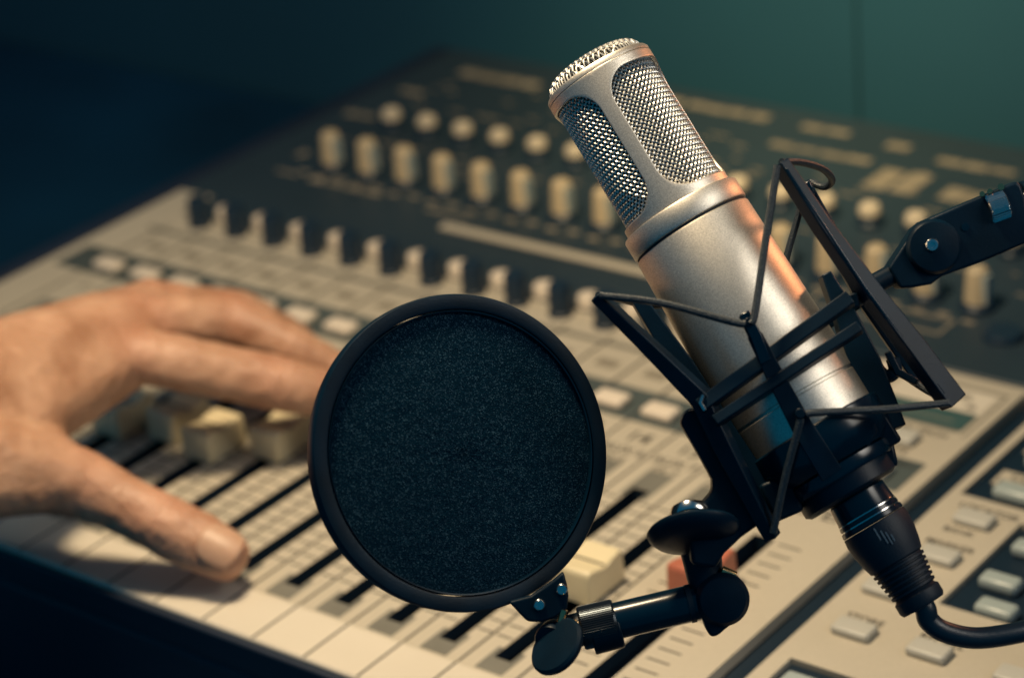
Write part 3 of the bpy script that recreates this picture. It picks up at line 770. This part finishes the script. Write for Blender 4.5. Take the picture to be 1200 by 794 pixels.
# ---------------------------------------------------------------- pop filter
pf = thing('pop_filter', 'round black pop filter with foam screen on a jointed bracket', 'pop filter', N(845, 600, 60))
PN = (CX * 0.40 + CU * 0.10 + FN * 0.91).normalized()
PC = N(533, 531, 40)
def pl(name, mt, prof, parent=pf, seg=128, closed=False, **k):
    b = MB(); b.lathe(PC, PN, [(r * U, h * U) for r, h in prof], seg, closed=closed); return b.build(name, mt, parent, **k)
ring = MB(); ring.lathe(PC, PN, [(r * U, h * U) for r, h in [(164, 0), (178, -1), (180.4, 1.5), (181.2, 4), (181.2, 14), (182.6, 15), (182.6, 24.5), (181.2, 26.5), (167.5, 27.5), (165, 26.5), (164.5, 22), (164, 8), (164, 3)]], 160, closed=True); ring = ring.build('ring', 'black', pf)
pl('rim_bead', 'black_gloss', [(161, 22.5), (163.8, 22.5), (163.8, 26), (163, 27.2), (161.5, 26.5)], ring, seg=160, closed=True)
# foam: gently domed disc with an uneven face
b = MB(); P_, F_ = [], []
a_, u_, v_ = frame_of(PN)
NRg, NS = 40, 120
P_.append(PC + PN * 26 * U)
for i in range(1, NRg + 1):
    r = 163.6 * i / NRg
    for k in range(NS):
        t = 2 * math.pi * k / NS
        h = 22 + 4 * (1 - (r / 163) ** 2) + random.uniform(-0.5, 0.5)
        P_.append(PC + PN * h * U + (u_ * math.cos(t) + v_ * math.sin(t)) * r * U)
for k in range(NS): F_.append((0, 1 + k, 1 + (k + 1) % NS))
for i in range(NRg - 1):
    for k in range(NS): F_.append((1 + i * NS + k, 1 + (i + 1) * NS + k, 1 + (i + 1) * NS + (k + 1) % NS, 1 + i * NS + (k + 1) % NS))
b.add(P_, F_)
foam = b.build('foam_screen', 'foam', pf, smooth=180)
pl('foam_back', 'foam', [(0, 2.5), (163, 2.5), (163, 6), (0, 6)], foam)
# bracket plate on the ring
brk = [(596, 703), (622, 696), (648, 678), (660, 668), (664, 682), (666, 696), (664, 712), (650, 722), (634, 727), (618, 726), (608, 716)]
b = MB(); b.prism([N(x, y, 52) for x, y in brk], FN * 16 * U); br = b.build('bracket', 'black', pf, bevel=3 * U, seg=3)
for (x, y) in ((632, 708), (658.5, 690)):
    b = MB(); b.lathe(N(x, y, 68), FN, [(6.6 * U, 0), (6.6 * U, 2 * U), (5.4 * U, 3.4 * U), (3.4 * U, 3.4 * U), (3.0 * U, 1 * U), (0, 1 * U)], 24); b.build('screw', 'steel', br)
b = MB(); b.cyl(N(661, 714, 64), N(656, 734, 64), 5 * U, 5 * U, 16); b.build('screw', 'brass', br)
# hinge and wing knob
b = MB(); b.lathe(N(652, 742, 44), (FN * 0.8 - CX * 0.3 + CD * 0.2), [(0, 0), (18 * U, 0), (19 * U, 3 * U), (19 * U, 22 * U), (17 * U, 25 * U), (0, 25 * U)], 36); b.build('hinge', 'black', pf)
wa = (FN * 0.55 - CX * 0.63 + CU * 0.54).normalized()
b = MB(); b.lathe(N(653, 757, 82), wa, [(0, -7 * U), (24 * U, -7 * U), (34 * U, -5 * U), (36 * U, -2 * U), (36 * U, 2 * U), (33 * U, 5 * U), (14 * U, 7 * U), (0, 7 * U)], 48); b.build('wing_knob', 'black', pf)
b = MB(); b.cyl(N(667, 735, 70), N(676, 730, 66), 7 * U, 6 * U, 18); b.build('washer', 'brass', pf)
# tube with knurled collar
b = MB(); b.cyl(N(664, 741, 46), N(686, 735, 46), 20 * U, 20 * U, 28); b.build('tube_end', 'black', pf, bevel=2 * U)
knurl(N(680, 736, 46), N(722, 726.5, 46), 25.5 * U, 62, 0.9 * U, 'knurled_collar', 'dark_metal', pf)
b = MB(); b.cyl(N(692, 742, 44), N(727, 733, 44), 25 * U, 25 * U, 32); b.build('collar_sleeve', 'black', pf, bevel=2 * U)
b = MB(); b.cyl(N(718, 728, 46), N(824, 703, 46), 21.5 * U, 21.5 * U, 36); tb = b.build('tube', 'black_gloss', pf, bevel=1.5 * U)
b = MB(); b.cyl(N(806, 707.4, 46), N(812, 706, 46), 22.4 * U, 22.4 * U, 36); b.build('tube_band', 'black_soft', tb)
# elbow, stem, clamp
b = MB(); b.lathe(N(843, 697, 20), FN, [(0, 0), (26 * U, 0), (31 * U, 5 * U), (31 * U, 46 * U), (26 * U, 53 * U), (12 * U, 56 * U), (0, 56 * U)], 40); b.build('elbow', 'black', pf)
b = MB(); b.prism([N(x, y, 30) for x, y in [(816, 706), (866, 706), (866, 718), (846, 734), (838, 741), (830, 742), (825, 733), (822, 725)]], FN * 34 * U); b.build('elbow_foot', 'black', pf, bevel=5 * U, seg=3)
b = MB(); b.cyl(N(846, 668, 60), N(862, 674, 60), 6 * U, 5 * U, 16); b.build('screw', 'brass', pf)
b = MB(); b.tube(spline([N(818, 628, 40), N(823, 655, 44), N(827, 678, 46), N(836, 700, 46)], 8), [25 * U - i * 0.25 * U for i in range(25)], 24); b.build('stem', 'black', pf)
cl = [(795, 495), (800, 482), (808, 477), (826, 482), (842, 508), (858, 548), (886, 612), (866, 626), (846, 645), (836, 662), (808, 658), (806, 632), (800, 600), (818, 590), (832, 574), (832, 560), (820, 538)]
b = MB(); b.prism([N(x, y, 62) for x, y in cl], FN * 36 * U); cl_ = b.build('clamp_arm', 'black', pf, bevel=7 * U, seg=3)
ka = (CU * 0.86 - FN * 0.46 - CX * 0.10).normalized()
kc = N(813, 624, 96)
b = MB(); b.lathe(kc, ka, [(0, -9 * U), (30 * U, -10 * U), (46 * U, -7 * U), (52 * U, -1 * U), (53 * U, 3 * U), (51 * U, 6 * U), (40 * U, 9 * U), (26 * U, 16 * U), (22 * U, 20 * U), (0, 20 * U)], 64); kn = b.build('clamp_knob', 'black', pf)
b = MB(); b.lathe(kc, ka, [(23 * U, 20.3 * U), (24 * U, 24 * U), (22 * U, 31 * U), (14 * U, 36 * U), (0, 38 * U)], 40); b.build('knob_cap', 'steel', kn)

# ---------------------------------------------------------------- hand
def sphere_pts(c, r, n1=10, n2=14):
    out = []
    for i in range(n1 + 1):
        a = math.pi * i / n1
        for k in range(n2 if 0 < i < n1 else 1):
            t = 2 * math.pi * k / n2
            out.append(c + Vector((math.sin(a) * math.cos(t), math.sin(a) * math.sin(t), math.cos(a))) * r)
    return out
mm = 0.001
hulls = []
def limb(js):                                        # (point, radius) chain of tapered segments
    for (p, r), (q, s) in zip(js[:-1], js[1:]): hulls.append([(p, r), (q, s)])
wr_u = H(-95, 478, 0.078); wr_l = H(-95, 556, 0.062)
i_mcp = H(140, 412, 0.058); m_mcp = H(96, 392, 0.060)
dv = m_mcp - i_mcp
print('HAND index-middle knuckle gap mm', dv.length * 1000)
HAND_BASE = H(265, 655, 0.0)
lat = Vector((-0.45, 0.85, 0)).normalized()          # across the back of the hand, away from the thumb
m_mcp = i_mcp + lat * 0.021 + Vector((0, 0, 0.003))
r_mcp = m_mcp + lat * 0.020 + Vector((0, 0, -0.004)); p_mcp = r_mcp + lat * 0.018 + Vector((0, 0, -0.010))
index = [(i_mcp, 0.0112), (H(235, 430, 0.047), 0.0106), (H(318, 447, 0.037), 0.0108), (H(386, 462, 0.028), 0.0092), (H(430, 490, 0.0235), 0.0066)]
mid_pip = H(266, 372, 0.050)
middle = [(m_mcp, 0.0112), (H(190, 376, 0.058), 0.0100), (mid_pip, 0.0108), (H(340, 405, 0.040), 0.0092), (H(405, 440, 0.026), 0.0068)]
fd = (mid_pip - m_mcp)
ring_f = [(r_mcp, 0.0108), (r_mcp + fd * 0.95 + lat * 0.006 + Vector((0, 0, -0.006)), 0.0088), (r_mcp + fd * 1.5 + lat * 0.006 + Vector((0, 0, -0.020)), 0.0078), (r_mcp + fd * 1.75 + lat * 0.004 + Vector((0, 0, -0.033)), 0.0064)]
pinky = [(p_mcp, 0.0098), (p_mcp + fd * 0.75 + lat * 0.010 + Vector((0, 0, -0.008)), 0.0076), (p_mcp + fd * 1.1 + lat * 0.011 + Vector((0, 0, -0.018)), 0.0068), (p_mcp + fd * 1.3 + lat * 0.010 + Vector((0, 0, -0.026)), 0.0056)]
t_cmc = H(-30, 535, 0.060); t_mcp = H(92, 565, 0.040); t_ip = H(186, 611, 0.025); t_tip = H(262, 650, 0.0142)
thumb = [(t_cmc, 0.0165), (t_mcp, 0.0128), (H(140, 588, 0.032), 0.0108), (t_ip, 0.0113), (H(232, 634, 0.018), 0.0112), (t_tip, 0.0095)]
for f in (index, middle, ring_f, pinky, thumb): limb(f)
low = Vector((0, 0, -0.013))
hulls.append([(wr_u, 0.016), (wr_l, 0.017), (wr_u + lat * 0.028, 0.015), (i_mcp + Vector((0, 0, -0.002)), 0.0112), (m_mcp, 0.0112), (r_mcp, 0.0108), (p_mcp, 0.0098), (i_mcp + low * 0.7, 0.009), (p_mcp + low * 0.6, 0.009)])
hulls.append([(wr_l, 0.017), (t_cmc, 0.0165), (t_mcp, 0.0105), (i_mcp + (wr_u - i_mcp) * 0.62 + low, 0.010)])
hulls.append([(t_mcp + (t_cmc - t_mcp) * 0.55, 0.007), (i_mcp + (wr_u - i_mcp) * 0.30 + low, 0.008), (t_cmc, 0.014), (wr_u, 0.012)])
arm_dir = ((wr_u + wr_l) * 0.5 - (i_mcp + t_mcp) * 0.5).normalized(); arm_dir = (arm_dir + Vector((0, 0, 0.02))).normalized()
mid_w = (wr_u + wr_l) * 0.5 + lat * 0.010
hulls.append([(wr_u, 0.016), (wr_l, 0.017), (wr_u + lat * 0.028, 0.015), (mid_w + arm_dir * 0.06, 0.029), (mid_w + arm_dir * 0.06 + lat * 0.015, 0.027)])
hulls.append([(mid_w + arm_dir * 0.06, 0.029), (mid_w + arm_dir * 0.06 + lat * 0.015, 0.027), (mid_w + arm_dir * 0.20, 0.036), (mid_w + arm_dir * 0.20 + lat * 0.018, 0.035)])
# tendons on the back of the hand
for mc in (i_mcp, m_mcp, r_mcp):
    hulls.append([(mc + Vector((0, 0, 0.0035)), 0.0085), (mc + (wr_u + lat * 0.010 - mc) * 0.75 + Vector((0, 0, 0.005)), 0.0075)])
bm = bmesh.new()
for h in hulls:
    pts = []
    for p, r in h: pts += sphere_pts(p, r)
    vs_ = [bm.verts.new(p - HAND_BASE) for p in pts]
    res = bmesh.ops.convex_hull(bm, input=vs_)
    junk = [g for g in res['geom_interior'] if isinstance(g, bmesh.types.BMVert)]
    if junk: bmesh.ops.delete(bm, geom=junk, context='VERTS')
me = bpy.data.meshes.new('hand_raw'); bm.to_mesh(me); bm.free()
tmp = bpy.data.objects.new('tmp_hand', me); COL.objects.link(tmp)
rm = tmp.modifiers.new('remesh', 'REMESH'); rm.mode = 'VOXEL'; rm.voxel_size = 0.0011
smo = tmp.modifiers.new('smooth', 'SMOOTH'); smo.factor = 0.5; smo.iterations = 14
dg = bpy.context.evaluated_depsgraph_get(); dg.update()
hme = bpy.data.meshes.new_from_object(tmp.evaluated_get(dg)); bpy.data.objects.remove(tmp)
hme.name = 'hand'; hme.materials.clear(); hme.materials.append(M['skin'])
from mathutils import noise
joints = [(i_mcp, 0.014), (m_mcp, 0.014), (r_mcp, 0.013), (index[2][0], 0.012), (mid_pip, 0.012), (index[3][0], 0.010), (t_ip, 0.014), (t_mcp, 0.014), (t_tip, 0.012), (index[4][0], 0.010)]
creases = []
for ch in (index, middle):
    for j in (2, 3):
        ax_ = (ch[j + 1][0] - ch[j - 1][0]).normalized()
        for o_ in (-0.0036, -0.0012, 0.0012, 0.0036): creases.append((ch[j][0] + ax_ * o_, ax_, 0.0145))
ax_ = (t_tip - t_mcp).normalized()
for o_ in (-0.0050, -0.0022, 0.0006, 0.0034): creases.append((t_ip + ax_ * o_, ax_, 0.0165))
at = hme.attributes.new('flush', 'FLOAT', 'POINT')
nrm = [v.normal.copy() for v in hme.vertices]
for v in hme.vertices:
    p = v.co + HAND_BASE
    fl = 0.0
    for (c, r) in joints: fl = max(fl, math.exp(-((p - c).length / r) ** 2))
    dsp_ = 0.00045 * noise.fractal(p * 160, 0.9, 2.0, 3) + 0.0007 * noise.noise(p * 45)
    for (c, ax_, rr) in creases:
        d_ = p - c
        if d_.length < rr: dsp_ -= 0.00055 * math.exp(-(d_.dot(ax_) / 0.0007) ** 2) * (0.6 + 0.6 * noise.noise(p * 300))
    at.data[v.index].value = fl
    v.co = v.co + nrm[v.index] * dsp_
for p in hme.polygons: p.use_smooth = True
hd = bpy.data.objects.new('person', hme); COL.objects.link(hd); hd.location = HAND_BASE
hd['label'] = 'bare left hand of a person reaching over the console faders'; hd['category'] = 'person'
# thumb nail
tn_dir = (t_tip - t_ip).normalized()
face = (FN * 0.62 + Vector((0, 0, 0.55)) - CX * 0.05); face = (face - tn_dir * face.dot(tn_dir)).normalized()
side = tn_dir.cross(face)
P_, F_ = [], []; nu, nv = 12, 12
nc = t_tip - tn_dir * 0.001
for j in range(nv + 1):
    for i in range(nu + 1):
        a = (i / nu * 2 - 1); c_ = (j / nv * 2 - 1)
        sx, sy = a * math.sqrt(1 - 0.42 * c_ * c_), c_ * math.sqrt(1 - 0.42 * a * a)
        th = sx * R(50)
        P_.append(nc + tn_dir * (sy * 0.0078) + (side * math.sin(th) + face * math.cos(th)) * 0.0102 - face * 0.0008 * max(0, sy) ** 2 - HAND_BASE)
for j in range(nv):
    for i in range(nu): F_.append((j * (nu + 1) + i, j * (nu + 1) + i + 1, (j + 1) * (nu + 1) + i + 1, (j + 1) * (nu + 1) + i))
nm = bpy.data.meshes.new('thumb_nail'); nm.from_pydata([tuple(p) for p in P_], [], F_); nm.materials.append(M['nail'])
for p in nm.polygons: p.use_smooth = True
no = bpy.data.objects.new('thumb_nail', nm); COL.objects.link(no); no.parent = hd
so = no.modifiers.new('solidify', 'SOLIDIFY'); so.thickness = 0.0008; so.offset = 0
